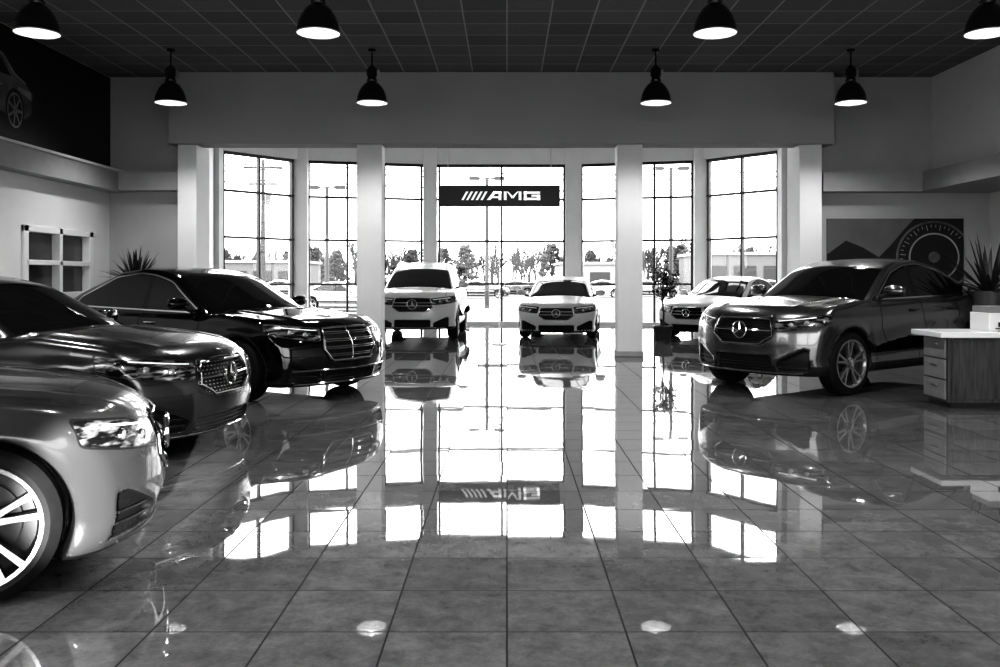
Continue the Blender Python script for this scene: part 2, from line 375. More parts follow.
def make_car(name,p,mat,loc,ang,h=.03,steer=0):
    """loc = ground position of nose; ang = heading (radians, world)"""
    s=Shape(p); L=s.L
    cx=loc[0]-math.cos(ang)*L/2; cy=loc[1]-math.sin(ang)*L/2
    root=empty(name,(cx,cy,0),ang)
    me=s.build(h); me.materials.append(mat); ob=bpy.data.objects.new('body',me); scn.collection.objects.link(ob); ob.parent=root
    wm=wheel_mesh(s.R,p['rr'],p.get('spk',5),p.get('twin',True),p.get('dkw',False))
    for i,sw in enumerate(s.sw):
        for sd in (1,-1):
            o=bpy.data.objects.new('wheel_%s_%s'%('front' if i==0 else 'rear','left' if sd>0 else 'right'),wm); scn.collection.objects.link(o); o.parent=root
            o.location=(L/2-sw,sd*(s.hw-.135),s.R); o.rotation_euler[2]=(0 if sd>0 else math.pi)+(steer if i==0 else 0)
    # grille
    b=B(); z0,z1,w0,wmid,w1=p['grille']; zm=z0+(z1-z0)*.35
    loop=[(0,z1),(w1*.6,z1),(w1-.02,z1-.005),(w1,z1-.03),(( w1+wmid)/2,(z1+zm)/2),(wmid,zm),(w0+.01,z0+.03),(w0-.03,z0),(0,z0)]
    full=loop+[(-y,z) for y,z in loop[::-1][1:]]
    X=lambda y,z: L/2-float(s.fr(np.array(abs(y)),np.array(z)))
    b.tube([(X(y,z)+.004,y,z) for y,z in full],.014 if p.get('bigchr') else .010,M['chrome'],8)
    ns=p.get('slats',2)
    zc=(z0+z1)/2+.01
    if ns<=2:
        for dz_ in ([0] if ns==1 else [.035,-.035]):
            z=zc+dz_; w=np.interp(z,[z0,zm,z1],[w0,wmid,w1])-.015
            ys=np.linspace(-w,w,13); b.tube([(X(y,z)-.008,y,z) for y in ys],.014 if ns==1 else .012,M['chrome'],8)
        for i in range(9):
            z=z0+(z1-z0)*(i+.5)/9; w=np.interp(z,[z0,zm,z1],[w0,wmid,w1])-.02
            if p.get('diamond'):
                n=int(w*2/.045); ys=[-w+2*w*(k+.5*(i%2))/n for k in range(n)]
                for y in ys: b.obox((X(y,z)-.03,y,z),(.005,0,0),(0,.006,0),(0,0,.0045),M['silver'])
            else:
                b.tube([(X(y,z)-.035,y,z) for y in np.linspace(-w,w,9)],.005,M['trimblk'],6)
    else:
        for i in range(ns):
            z=z0+(z1-z0)*(i+.7)/(ns+.4); w=np.interp(z,[z0,zm,z1],[w0,wmid,w1])-.012
            for dd in (-.011,.011):
                ys=np.linspace(-w,w,11); b.tube([(X(y,z)-.012,y,z+dd) for y in ys],.007,M['chrome'],8)
        b.tube([(X(0,z)-.01,0,z) for z in np.linspace(z0,z1,6)],.009,M['chrome'],8)
    # badge
    if p.get('badge',.09):
        r=p.get('badge',.09); xb=X(0,zc)+.018
        b.lathe([(xb-.012,r-.012),(xb+.004,r-.008),(xb+.008,r),(xb+.002,r+.008),(xb-.012,r+.008)],M['chrome'],'x',c=(0,0,zc),n=32)
        b.lathe([(xb-.016,r-.008),(xb-.012,.0001)],M['trimblk'],'x',c=(0,0,zc),n=32)
        for k in range(3):
            t=math.pi/2+2*math.pi*k/3; d=Vector((0,math.cos(t),math.sin(t))); n_=Vector((0,-math.sin(t),math.cos(t)))
            c=Vector((xb,0,zc)); b.add([c+n_*.016+Vector((-.004,0,0)),c-n_*.016+Vector((-.004,0,0)),c+d*r,c+Vector((.012,0,0))],[(0,2,3),(1,3,2),(0,1,2)],M['chrome'])
    b.obj('grille',root,40)
    # intake blades, lower lip
    b=B(); zl=s.zb+.07; 
    for sg in (1,-1):
        for k in range(2):
            z=zl+.045+.05*k; ys=np.linspace(.49,.77,6); b.tube([(X(y,z)-.02,sg*y,z+.03*(y-.49)) for y in ys],.007,M['trimblk'],6)
    z=s.zb+.035; ys=np.linspace(-.74,.74,21)
    b.tube([(X(y,z)+.006,y,z) for y in ys],.009,M['chrome'] if p.get('liptrim') or p.get('bigchr') else M['trimblk'],6)
    if p.get('bigchr'):
        z=s.zb+.19; b.tube([(X(y,z)+.004,y,z) for y in np.linspace(-.78,.78,25)],.009,M['chrome'],6)
    for i in range(3):
        z=s.zb+.07+.035*i; ys=np.linspace(-.38,.38,9); b.tube([(X(y,z)-.03,y,z) for y in ys],.005,M['trimblk'],6)
    b.obj('bumper_trim',root,40)
    # headlights
    b=B(); l=p['lamp']
    for sg in (1,-1):
        def LP(t,k):
            u=l[0]+(l[1]-l[0])*t; lo=l[2]+(l[4]-l[2])*t**1.5; hi=l[3]+(l[5]-l[3])*t; z=lo+(hi-lo)*k
            bestp=None
            for y in np.linspace(.3,s.hw-.02,70):
                x=s.surfx(y,z); q=L/2-x
                if y+q*.75>=u: bestp=(x,y,z); break
            if bestp is None: bestp=(s.surfx(s.hw-.06,z),s.hw-.06,z)
            return Vector((bestp[0]+.003,sg*(bestp[1]+.002),bestp[2]))
        pl=[LP(t,.84) for t in np.linspace(.06,.72,9)]
        b.tube(pl,[.006]*9,M['lens'],6)
        for t,k,r in ((.28,.42,.030),(.55,.45,.032)):
            c=LP(t,k); d=Vector((1,sg*.5,0)).normalized(); a_=Vector((0,0,1)); e_=d.cross(a_)
            vs=[];nn=16
            for (rad,dep) in ((r,-.004),(r*.96,.008),(r*.8,.004),(r*.6,.008),(.001,.014)):
                for i in range(nn): vs.append(c+d*dep+(a_*math.cos(2*math.pi*i/nn)+e_*math.sin(2*math.pi*i/nn))*rad)
            rings=[[(j*nn+i,j*nn+(i+1)%nn,(j+1)*nn+(i+1)%nn,(j+1)*nn+i) for i in range(nn)] for j in range(4)]
            b.add(vs,rings[0]+rings[1],M['chrome']); b.add(vs,rings[2]+rings[3],M['silver'])
    b.obj('headlight',root,40)
    # mirrors + handles
    for sg in (1,-1):
        b=B(); q=p['g0']+.12; x0=L/2-q; z0_=s.belt(q)+.13; y0=s.hw+.05
        vs=[];fs=[];nu,nv=14,10
        for i in range(nu):
            ph=math.pi*i/(nu-1)-math.pi/2; cp=max(math.cos(ph),0.0)**.6
            for j in range(nv):
                th=2*math.pi*j/nv
                cxx=math.cos(th); sz=math.sin(th); e=.7
                px=abs(cxx)**e*math.copysign(1,cxx)*cp*.075; pz=abs(sz)**e*math.copysign(1,sz)*cp*.07; py=math.sin(ph)*.125
                if px<0: px*=.45
                vs.append((x0+px-.02*py/.12,sg*(y0+py),z0_+pz+.0))
        for i in range(nu-1):
            for j in range(nv): fs.append((i*nv+j,i*nv+(j+1)%nv,(i+1)*nv+(j+1)%nv,(i+1)*nv+j))
        b.add(vs,fs,PM[mat.name])
        b.obox((x0-.036,sg*y0,z0_),(.002,0,0),(0,.1,0),(0,0,.05),M['chrome'])
        b.tube([(x0,sg*(s.hw-.14),z0_-.08),(x0,sg*(s.hw-.06),z0_-.06),(x0,sg*(y0-.03),z0_-.02)],[.03,.022,.022],M['trimblk'],8)
        b.obj('mirror_'+('left' if sg>0 else 'right'),root,50)
        b=B()
        for dv in (p['doors'][1]-.2,p['doors'][2]-.22):
            z=.80+p.get('dz',0); x=L/2-dv; y=s.surfy(x,z)
            b.tube([(x+.1,sg*(y-.005),z),(x+.07,sg*(y+.028),z),(x-.07,sg*(y+.028),z),(x-.1,sg*(y-.005),z)],.011,M['chrome'] if p.get('bigchr') else PM[mat.name],8)
        b.obj('door_handle_'+('left' if sg>0 else 'right'),root,50)
    if p.get('rails'):
        b=B()
        for sg in (1,-1):
            pts=[]
            for q in np.linspace(1.95,4.3,12):
                zt=float(s.Rf(q)); pts.append((L/2-q,sg*(s.hw-.38),zt+ (-.01 if q in (1.95,4.3) else .02)))
            b.tube(pts,.015,M['silver'],8)
        b.obj('roof_rail',root,40)
    return root
def copy_car(root,name,loc,ang,mat,parent=None):
    r=empty(name,(loc[0],loc[1],loc[2] if len(loc)>2 else 0),ang)
    if parent: r.parent=parent
    for c in root.children:
        o=bpy.data.objects.new(c.name.split('.')[0],c.data); scn.collection.objects.link(o); o.parent=r; o.location=c.location; o.rotation_euler=c.rotation_euler
        if c.name.startswith('body'):
            o.material_slots[0].link='OBJECT'; o.material_slots[0].material=mat
    return r
PM={}
def paint(name,v,metal,rough,**k):
    m=paint_mat(name,v,metal,rough,**k); PM[m.name]=simple(name+'_plain',v,rough,metal=metal,coat=k.get('coat',1),spec=k.get('spec',.5)); return m
P_black=paint('paint_black',.002,0,.06,coat=.35,spec=.45)
P_dark=paint('paint_graphite',.032,0,.22,chrome=False,coat=.5,spec=.3)
P_silver=paint('paint_iridium_grey',.065,.9,.24,chrome=True,coat=.7)
P_grey=paint('paint_mid_grey',.12,.9,.24,coat=.7)
P_white=paint('paint_white',.62,0,.3,chrome=False,coat=.5)
P_lsilver=paint('paint_light_silver',.25,.6,.3)
sedanL=dict(L=5.15,W=1.92,H=1.55,R=.35,rr=.25,zb=.17,fo=.88,wb=3.05,belt=.97,sm=2.85,bigchr=True,slats=4,badge=0,dz=.06,
  T=[(0,.83),(.15,.90),(.6,.97),(1.25,1.03),(1.6,.98),(3.8,1.0),(4.2,1.08),(5.0,1.06),(5.15,1.0)],
  Rf=[(0,.3),(1.05,.6),(1.22,.97),(1.36,1.07),(2.12,1.44),(2.6,1.53),(3.0,1.55),(3.6,1.50),(4.55,1.16),(4.75,.9),(5.1,.5)],
  g0=1.72,g1=4.2,gk=-.9,ws=(1.33,2.14),rw=(3.65,4.45),grille=(.46,.83,.34,.43,.39),lamp=(.52,1.30,.69,.82,.78,.88),tail=(.72,.90,.5,1.3),doors=(1.55,2.65,3.75))
cla=dict(L=4.64,W=1.78,H=1.45,R=.33,rr=.245,zb=.15,fo=.9,wb=2.7,belt=.92,sm=2.6,slats=1,badge=.085,dz=.03,diamond=True,
  T=[(0,.79),(.15,.85),(.6,.93),(1.2,.99),(1.6,.94),(3.6,.98),(3.9,1.05),(4.5,1.02),(4.64,.97)],
  Rf=[(0,.3),(1.0,.6),(1.15,.92),(1.3,1.02),(2.05,1.36),(2.5,1.44),(2.8,1.45),(3.3,1.39),(4.15,1.06),(4.4,.8),(4.64,.5)],
  g0=1.65,g1=3.75,gk=-.9,ws=(1.28,2.06),rw=(3.4,4.1),grille=(.48,.74,.26,.38,.34),lamp=(.47,1.34,.61,.75,.69,.82),tail=(.7,.85,.5,1.3),doors=(1.5,2.5,3.4),liptrim=True,twin=False,spk=5,ih=.2)
ecl=dict(L=4.92,W=1.86,H=1.46,R=.345,rr=.262,zb=.15,fo=.80,wb=2.94,belt=.92,sm=2.75,slats=1,badge=.09,
  T=[(0,.75),(.15,.80),(.6,.88),(1.25,.965),(1.6,.93),(3.7,.96),(4.1,1.04),(4.8,1.02),(4.92,.97)],
  Rf=[(0,.3),(1.05,.6),(1.2,.9),(1.34,1.0),(2.1,1.36),(2.6,1.45),(2.9,1.46),(3.5,1.40),(4.4,1.07),(4.6,.85),(4.92,.5)],
  g0=1.7,g1=4.05,gk=-.9,ws=(1.32,2.12),rw=(3.55,4.35),grille=(.42,.70,.28,.40,.36),lamp=(.47,1.20,.58,.70,.66,.77),tail=(.72,.88,.5,1.3),doors=(1.55,2.6,3.6),ih=.2,dkw=True)
ccl=dict(ecl); ccl.update(L=4.7,W=1.84,H=1.45,wb=2.84,slats=2,fo=.85,lamp=(.47,1.30,.60,.73,.68,.79),dz=.03,
  T=[(0,.76),(.15,.82),(.6,.90),(1.2,.97),(1.6,.92),(3.6,.95),(3.9,1.03),(4.55,1.01),(4.7,.96)],
  Rf=[(0,.3),(1.0,.6),(1.15,.90),(1.3,1.0),(2.05,1.36),(2.5,1.44),(2.8,1.45),(3.3,1.39),(4.2,1.05),(4.4,.8),(4.7,.5)],
  g0=1.65,g1=3.9,ws=(1.28,2.06),rw=(3.4,4.15),doors=(1.5,2.5,3.4),ih=.2,cih=.12,dkw=False,grille=(.45,.72,.28,.40,.36))
glc=dict(L=4.80,W=1.93,H=1.68,R=.385,rr=.28,zb=.25,fo=.88,wb=2.90,belt=1.12,sm=2.75,slats=1,badge=.10,dz=.20,th=.40,
  T=[(0,.97),(.12,1.04),(.6,1.11),(1.15,1.17),(1.5,1.13),(3.6,1.17),(4.1,1.24),(4.65,1.20),(4.8,1.12)],
  Rf=[(0,.3),(.95,.7),(1.1,1.09),(1.24,1.19),(1.92,1.56),(2.4,1.66),(2.9,1.68),(3.5,1.60),(4.35,1.32),(4.6,1.15),(4.78,.6)],
  g0=1.6,g1=4.1,gk=-.9,ws=(1.23,1.95),rw=(3.65,4.38),grille=(.62,.92,.30,.43,.38),lamp=(.50,1.30,.78,.91,.87,.98),tail=(.92,1.04,.4,1.3),doors=(1.5,2.5,3.5),clad=.12,arch=.012,ih=.24,cih=.18,liptrim=True,bigchr=False)
gle=dict(L=4.82,W=1.99,H=1.80,R=.38,rr=.26,zb=.24,fo=.86,wb=2.92,belt=1.12,sm=2.9,slats=2,badge=.11,dz=.20,th=.38,rails=True,
  T=[(0,.97),(.12,1.05),(.6,1.13),(1.1,1.18),(1.5,1.14),(4.5,1.15),(4.7,1.12),(4.82,1.05)],
  Rf=[(0,.3),(.9,.7),(1.02,1.1),(1.16,1.21),(1.85,1.63),(2.3,1.76),(2.8,1.80),(3.9,1.78),(4.45,1.66),(4.7,1.25),(4.82,.8)],
  g0=1.5,g1=4.35,gk=-.2,ws=(1.15,1.87),rw=(4.5,4.72),grille=(.64,.95,.32,.46,.40),lamp=(.50,1.28,.80,.93,.87,.99),tail=(.9,1.1,.5,1.2),doors=(1.45,2.5,3.45),clad=.06,ih=.2,cih=.16,liptrim=True)
def rad(a): return math.radians(a)
make_car('sedan',sedanL,P_black,(WX(353,10.55),10.55),rad(-31.5),.025,steer=rad(-6))
make_car('sedan',cla,P_silver,(WX(230,7.4),7.4),rad(-11),.023)
make_car('sedan',ecl,P_dark,(-1.88,4.93),rad(24),.021)
make_car('suv',gle,P_white,(WX(412,20.2),20.2),rad(-91),.03)
c5=make_car('sedan',ccl,P_white,(WX(556,20.4),20.4),rad(-97),.033)
copy_car(c5,'sedan',(WX(733,22.2),22.6),rad(-128),P_white)
make_car('coupe_suv',glc,P_grey,(WX(740,10.9),10.9),rad(180+37.5),.025,steer=rad(-4))
# outside cars
lot=empty('parked_cars',(0,0,-.21))
for i,(px,Z,a,mt) in enumerate([(343,44,-5,P_lsilver),(480,72,2,P_grey),(512,80,180,P_black),(598,75,178,P_white),(650,78,0,P_grey),(720,76,2,P_black),(765,80,180,P_lsilver),(250,74,0,P_black),(395,85,0,P_black),(440,90,180,P_grey),(545,92,0,P_black),(285,80,0,P_grey)]):
    copy_car(c5,'car',(WX(px,Z),Z,0),rad(a),mt,lot)
# ------------------------------------------------------------ ROOM
XL=-7.24; XR=7.74; XR2=8.8; YF=16.4; YB=-6; HC=5.06
b=B(); b.box(-8.6,9.2,-6.3,27.6,-.2,0,M['floor']); b.obj('floor')
b=B(); b.box(-7.5,9.1,-6.2,16.4,HC,HC+.1,M['ceil']); b.obj('ceiling')
b=B(); b.box(-160,180,-60,320,-.3,-.21,M['asphalt']); b.obj('ground')
b=B()
for (y0,y1,z0,z1) in ((3.2,13.5,0,HC),(13.5,15.6,0,1.15),(13.5,15.6,2.12,HC),(15.6,16.6,0,HC),(-6.2,-5,0,HC),(-5,3.2,3.4,HC),(-5,3.2,0,.9),(-5,-2,.9,3.4)):
    b.box(XL-.2,XL,y0,y1,z0,z1,M['wallw'])
b.obj('wall_left')
b=B()
b.box(XR,XR+.2,-6.2,16.6,3.3,HC,M['wallw']); b.box(XR2,XR2+.2,-6.2,16.6,0,3.3,M['wallw'])
b.obj('wall_right')
b=B()
b.box(XL-.2,-5.88,YF,YF+.2,0,HC,M['wall']); b.box(5.62,XR2+.2,YF,YF+.2,0,HC,M['wall']); b.box(-5.88,5.62,YF,YF+.2,3.80,6.6,M['wall'])
b.obj('wall_far')
b=B()
for (x0,x1,z0,z1) in ((-7.4,-6.4,0,HC),(8.0,9.0,0,HC),(-6.4,8,0,.4),(-6.4,8,4.3,HC),(-1.9,-1.5,.4,4.3),(2.9,3.3,.4,4.3)):
    b.box(x0,x1,-6.2,-6,z0,z1,M['wall'])
b.obj('wall_back')
b=B(); b.box(-6.0,5.8,15.95,YF-.005,3.78,HC-.005,M['soff']); bevel(b.obj('soffit'))
b=B(); b.box(XL,XL+.28,12.0,16.39,2.95,3.3,M['ledge']); b.box(XL+.28,-5.9,16.1,16.39,2.97,3.3,M['ledge']); b.box(XL,XL+.32,11.9,16.38,3.3,3.34,M['wallw']); b.obj('trim_1')
b=B(); b.box(XR-.3,XR2,-6,16.39,2.95,3.3,M['ledge']); b.box(5.66,XR-.3,16.1,16.39,2.95,3.3,M['ledge']); b.obj('trim_2')
b=B(); b.box(XL,-5.9,16.36,16.399,0,.12,M['frame']); b.box(5.9,XR2,16.36,16.399,0,.12,M['frame']); b.obj('baseboard_far')
b=B(); b.box(XL,XL+.03,-5,16.36,0,.12,M['frame']); b.obj('baseboard_left')
b=B(); b.box(XR2-.03,XR2,-6,16.36,0,.12,M['frame']); b.obj('baseboard_right')
# office window
b=B(); x=XL
b.box(x-.12,x-.10,13.5,15.6,1.15,2.12,M['glassdk'])
for (y0,y1,z0,z1) in ((13.42,13.56,1.07,2.2),(15.54,15.68,1.07,2.2),(13.42,15.68,1.07,1.17),(13.42,15.68,2.1,2.2),(14.5,14.6,1.1,2.2),(13.5,15.6,1.6,1.68)):
    b.box(x-.1,x+.04,y0,y1,z0,z1,M['framew'])
bevel(b.obj('window_1'))
# pillars
for px,wd in ((371,.45),(628.5,.45)):
    x=WX(px,16.2); b=B(); b.box(x-wd/2,x+wd/2,15.99,16.38,0,3.775,M['wallw']); b.box(x-wd/2-.015,x+wd/2+.015,15.975,16.395,0,.1,M['ledge']); bevel(b.obj('pillar'),.012)
for x0,x1 in ((-5.86,-5.52),(5.2,5.6)):
    b=B(); b.box(x0,x1,16.0,16.7,0,3.775,M['wallw']); bevel(b.obj('pillar'),.012)
# bay
bp=[(-7.75,23.8),(-6.0,26.0),(-2.3,27.0),(1.98,27.0),(5.62,26.0),(7.4,23.8)]
BH=6.5
for i,(x,y) in enumerate(bp):
    wd=[.2,.27,.2,.24,.24,.2][i]; b=B(); b.box(x-wd,x+wd,y-.2,y+.2,0,BH,M['wallw']); b.obj('bay_column')
for i in range(5):
    p0=Vector((bp[i][0],bp[i][1],0)); p1=Vector((bp[i+1][0],bp[i+1][1],0)); d=(p1-p0); Ln=d.length; d.normalize(); n=Vector((-d.y,d.x,0))
    b=B(); up=Vector((0,0,1))
    def bar(a0,a1,z0,z1,mat,th=.05):
        c=p0+d*(a0+a1)/2+up*(z0+z1)/2; b.obox(c,d*(a1-a0)/2,n*th,up*(z1-z0)/2,mat)
    for z in (.06,1.22,2.5,3.75): bar(0,Ln,z-.03,z+.03,M['frame'])
    bar(0,Ln,4.72,4.80,M['frame']); bar(0,Ln,4.80,5.28,M['wallw'],.12); bar(0,Ln,5.28,5.34,M['frame']); bar(0,Ln,6.38,6.5,M['wallw'],.12); bar(0,Ln,0,.1,M['wallw'],.1)
    nd=3 if i in(1,3) else 2
    for k in range(nd+1):
        a=.27+(Ln-.54)*k/nd; bar(a-.03,a+.03,0,6.38,M['frame'])
    b.poly([p0+up*.05,p1+up*.05,p1+up*6.35,p0+up*6.35],M['glass'])
    b.obj('window_%d'%(i+2))
b=B()
for (q0,q1) in (((-5.72,16.6),bp[0]),((5.42,16.6),bp[5])):
    s_=-1 if q0[0]<0 else 1; a=Vector((q0[0],q0[1],0)); c=Vector((q1[0],q1[1],0)); d=c-a; n=Vector((s_*d.y,-s_*d.x,0)).normalized()*.08
    b.obox((a+c)/2+n+Vector((0,0,3.25)),d/2,n,Vector((0,0,3.25)),M['wallw'])
b.obj('wall_bay')
b=B(); outl=[(-6.3,16.4)]+[(x*1.04,y+.25) for x,y in bp]+[(6.0,16.4)]
b.poly([(x,y,BH) for x,y in outl],M['wallw']); b.poly([(x,y,BH+.1) for x,y in outl],M['wallw']); b.obj('ceiling_bay')
# hanging sign
zs=WZ(196,18.9); x0,x1=WX(439,18.9),WX(560,18.9); sr=empty('hanging_sign',((x0+x1)/2,18.9,zs))
hw_=(x1-x0)/2; hh=.22
b=B(); b.box(-hw_,hw_,-.05,.05,-hh,hh,M['signblk']); bevel(b.obj('sign_board',sr),.008)
b=B(); 
for sx in (-1,1): b.tube([(sx*hw_*.85,0,hh),(sx*hw_*.85,0,BH-zs)],.008,M['silver'],6)
b.box(-.012,.012,-.01,.01,-zs+.02,-hh,M['silver']); b.lathe([(-zs,.16),(-zs+.02,.15),(-zs+.03,.02)],M['silver'],n=24,cap=True)
b.obj('sign_support',sr)
b=B(); lh=.09; SC=1.0
def pl(pts): b.add([(x*SC,-.056,z) for x,z in pts],[tuple(range(len(pts)))],M['signwht'])
for k in range(5):
    x=-.80+k*.10; pl([(x,-lh),(x+.05,-lh),(x+.15,lh),(x+.10,lh)])
t=.05
x=-.27; pl([(x,-lh),(x+.08,-lh),(x+.22,lh),(x+.14,lh)]); pl([(x+.14,lh),(x+.31,lh),(x+.31,lh-t),(x+.16,lh-t)]); pl([(x+.25,-lh),(x+.31,-lh),(x+.31,lh),(x+.25,lh)]); pl([(x+.1,-.05),(x+.27,-.05),(x+.27,-.01),(x+.12,-.01)])
x=.09
pl([(x,-lh),(x+.06,-lh),(x+.06,lh),(x,lh)]); pl([(x+.06,lh),(x+.09,lh),(x+.2,-.02),(x+.17,-.06)]); pl([(x+.28,lh),(x+.31,lh),(x+.2,-.06),(x+.17,-.02)]); pl([(x+.31,-lh),(x+.37,-lh),(x+.37,lh),(x+.31,lh)])
x=.51
pl([(x,-lh),(x+.06,-lh),(x+.06,lh),(x,lh)]); pl([(x,lh-t),(x+.34,lh-t),(x+.34,lh),(x,lh)]); pl([(x,-lh),(x+.34,-lh),(x+.34,-lh+t),(x,-lh+t)]); pl([(x+.28,-lh),(x+.34,-lh),(x+.34,.02),(x+.28,.02)]); pl([(x+.16,-.02),(x+.34,-.02),(x+.34,.02),(x+.16,.02)])
b.obj('sign_lettering',sr)
# pendant lamps
lb=B(); 
lb.lathe([(0,.245),(.012,.245),(.05,.242),(.12,.228),(.2,.195),(.27,.15),(.31,.11),(.33,.08)],M['lampblk'],n=40)
lb.lathe([(.0,.243),(.05,.238),(.12,.222),(.2,.188),(.27,.14),(.30,.0001)],M['reflector'],n=40)
lb.lathe([(-.004,.246),(.006,.25),(.012,.246)],M['silver'],n=40)
lb.lathe([(.33,.075),(.35,.085),(.37,.085),(.38,.07),(.42,.07),(.43,.085),(.53,.085),(.55,.07),(.58,.05),(.6,.02),(.62,.012),(.82,.012),(.825,.06),(.858,.06)],M['lampblk'],n=24)
lb.obox((.10,0,.46),(.02,0,0),(0,.015,0),(0,0,.07),M['silver'])
lampmesh=lb.mesh('pendant_lamp',35)
bb=B(); bb.lathe([(.10,.0001),(.105,.05),(.13,.08),(.17,.09),(.24,.06)],M['bulb'],n=24); bulbmesh=bb.mesh('bulb',60)
pld=bpy.data.lights.new('lamp_light','SPOT'); pld.energy=150; pld.spot_size=math.radians(130); pld.spot_blend=.6; pld.shadow_soft_size=.09
for Yl in (14.4,10.3,6.2,2.1,-2.0):
    for xl in (-5.38,-2.16,2.38,5.5):
        e=empty('pendant_lamp',(xl,Yl,4.2))
        for nm,mm in (('shade',lampmesh),('bulb',bulbmesh)):
            o=bpy.data.objects.new(nm,mm); scn.collection.objects.link(o); o.parent=e
        o=bpy.data.objects.new('light',pld); scn.collection.objects.link(o); o.parent=e; o.location=(0,0,.06)
# left wall picture (black banner with sports car print)
pr=empty('wall_picture',(XL+.02,14.2,4.18))
b=B(); b.box(-.015,.0,-2.3,2.18,-.83,.86,M['p_dark']); b.obj('banner',pr)
b=B()
def P2(pts,mat,e=.004): b.add([(e,y,z) for y,z in pts],[tuple(range(len(pts)))],mat)
P2([(-2.25,-.35),(-.75,-.42),(-.55,-.3),(-.5,.0),(-.7,.12),(-1.0,.2),(-1.3,.42),(-1.7,.52),(-2.25,.5)],M['p_mid'],.003)
P2([(-2.2,.14),(-1.1,.16),(-1.35,.36),(-1.7,.45),(-2.2,.44)],M['p_dark'],.005)
P2([(-.55,-.1),(-.95,-.0),(-.9,.05),(-.56,.02)],M['p_light'],.006)
P2([(-2.2,.46),(-1.7,.50),(-1.3,.40),(-1.0,.19),(-.7,.11),(-.7,.135),(-1.0,.225),(-1.3,.44),(-1.7,.54),(-2.2,.52)],M['p_light'],.006)
P2([(-2.2,-.02),(-1.4,-.02),(-1.3,.0),(-2.2,.02)],M['p_light'],.006)
for (r,mt,e) in ((.32,'p_dark',.006),(.26,'p_light',.007),(.23,'p_dark',.008)): P2([(-1.0+r*.8*math.cos(a),-.32+r*math.sin(a)) for a in np.linspace(0,2*math.pi,28)[:-1]],M[mt],e)
for k in range(7):
    a=2*math.pi*k/7; P2([(-1.0+.03*math.cos(a+1.2)*.8,-.32+.03*math.sin(a+1.2)),(-1.0+.03*math.cos(a-1.2)*.8,-.32+.03*math.sin(a-1.2)),(-1.0+.23*math.cos(a-.08)*.8,-.32+.23*math.sin(a-.08)),(-1.0+.23*math.cos(a+.08)*.8,-.32+.23*math.sin(a+.08))],M['p_light'],.009)
b.obj('print',pr)
# right picture
cx=(5.82+8.3)/2; pr=empty('wall_picture',(cx,16.38,1.88)); b=B(); b.box(-1.24,1.24,-.02,.015,-.6,.6,M['p_dark']); b.obj('canvas',pr)
b=B()
def P3(pts,mat,e=.023): b.add([(x,-e,z) for x,z in pts],[tuple(range(len(pts)))],mat)
P3([(-1.24,-.05),(-.9,.2),(-.6,.08),(-.3,-.1),(-.1,.1),(.2,.45),(.35,.6),(-1.24,.6)],M['p_grey'],.022)
gx,gz=.70,-.10
def clipc(x,z): return (max(-1.24,min(1.24,x)),max(-.6,min(.6,z)))
for (r,mt,e) in ((.66,'p_mid',.025),(.62,'p_dark',.027),(.44,'p_light',.029),(.41,'p_dark',.031),(.10,'p_mid',.033)):
    P3([clipc(gx+r*1.05*math.cos(a),gz+r*math.sin(a)) for a in np.linspace(0,2*math.pi,64)[:-1]],M[mt],e)
for k in range(26):
    a=-.3+k*.14; r0,r1=(.49,.59) if k%3==0 else (.54,.59); w_=.007
    c,s_=math.cos(a),math.sin(a)
    if gx+1.05*r1*c>1.22 or abs(gz+r1*s_)>.58: continue
    P3([(gx+1.05*r0*c-w_*s_,gz+r0*s_+w_*c),(gx+1.05*r1*c-w_*s_,gz+r1*s_+w_*c),(gx+1.05*r1*c+w_*s_,gz+r1*s_-w_*c),(gx+1.05*r0*c+w_*s_,gz+r0*s_-w_*c)],M['p_light'],.03)
b.obj('print',pr)
# reception desk
dr=empty('reception_desk',(4.68,9.6,0))
b=B(); b.box(.05,2.9,.05,.62,.06,.76,M['wood']); b.box(.09,2.86,.09,.58,0,.06,M['trimblk']); bevel(b.obj('cabinet',dr),.004)
b=B(); b.box(-.06,3.0,-.02,.70,.76,.82,M['deskw']); bevel(b.obj('top',dr),.008)
b=B()
for k in range(3):
    z=.09+k*.222; b.box(.032,.05,.09,.58,z,z+.205,M['drawer']); b.box(.012,.032,.24,.43,z+.14,z+.155,M['silver'])
for k in range(4): b.box(.09+k*.7,.09+k*.7+.66,.035,.05,.1,.73,M['wood'])
bevel(b.obj('drawers',dr),.003)
pr=empty('printer',(5.44,9.95,.82)); b=B(); b.box(-.22,.3,-.2,.2,0,.2,M['deskw']); b.box(-.2,.28,-.18,.19,.2,.27,M['drawer']); b.box(-.12,.2,-.21,-.19,.05,.1,M['trimblk']); b.box(-.15,.22,-.3,-.19,.03,.04,M['trimblk']); bevel(b.obj('case',pr),.015)
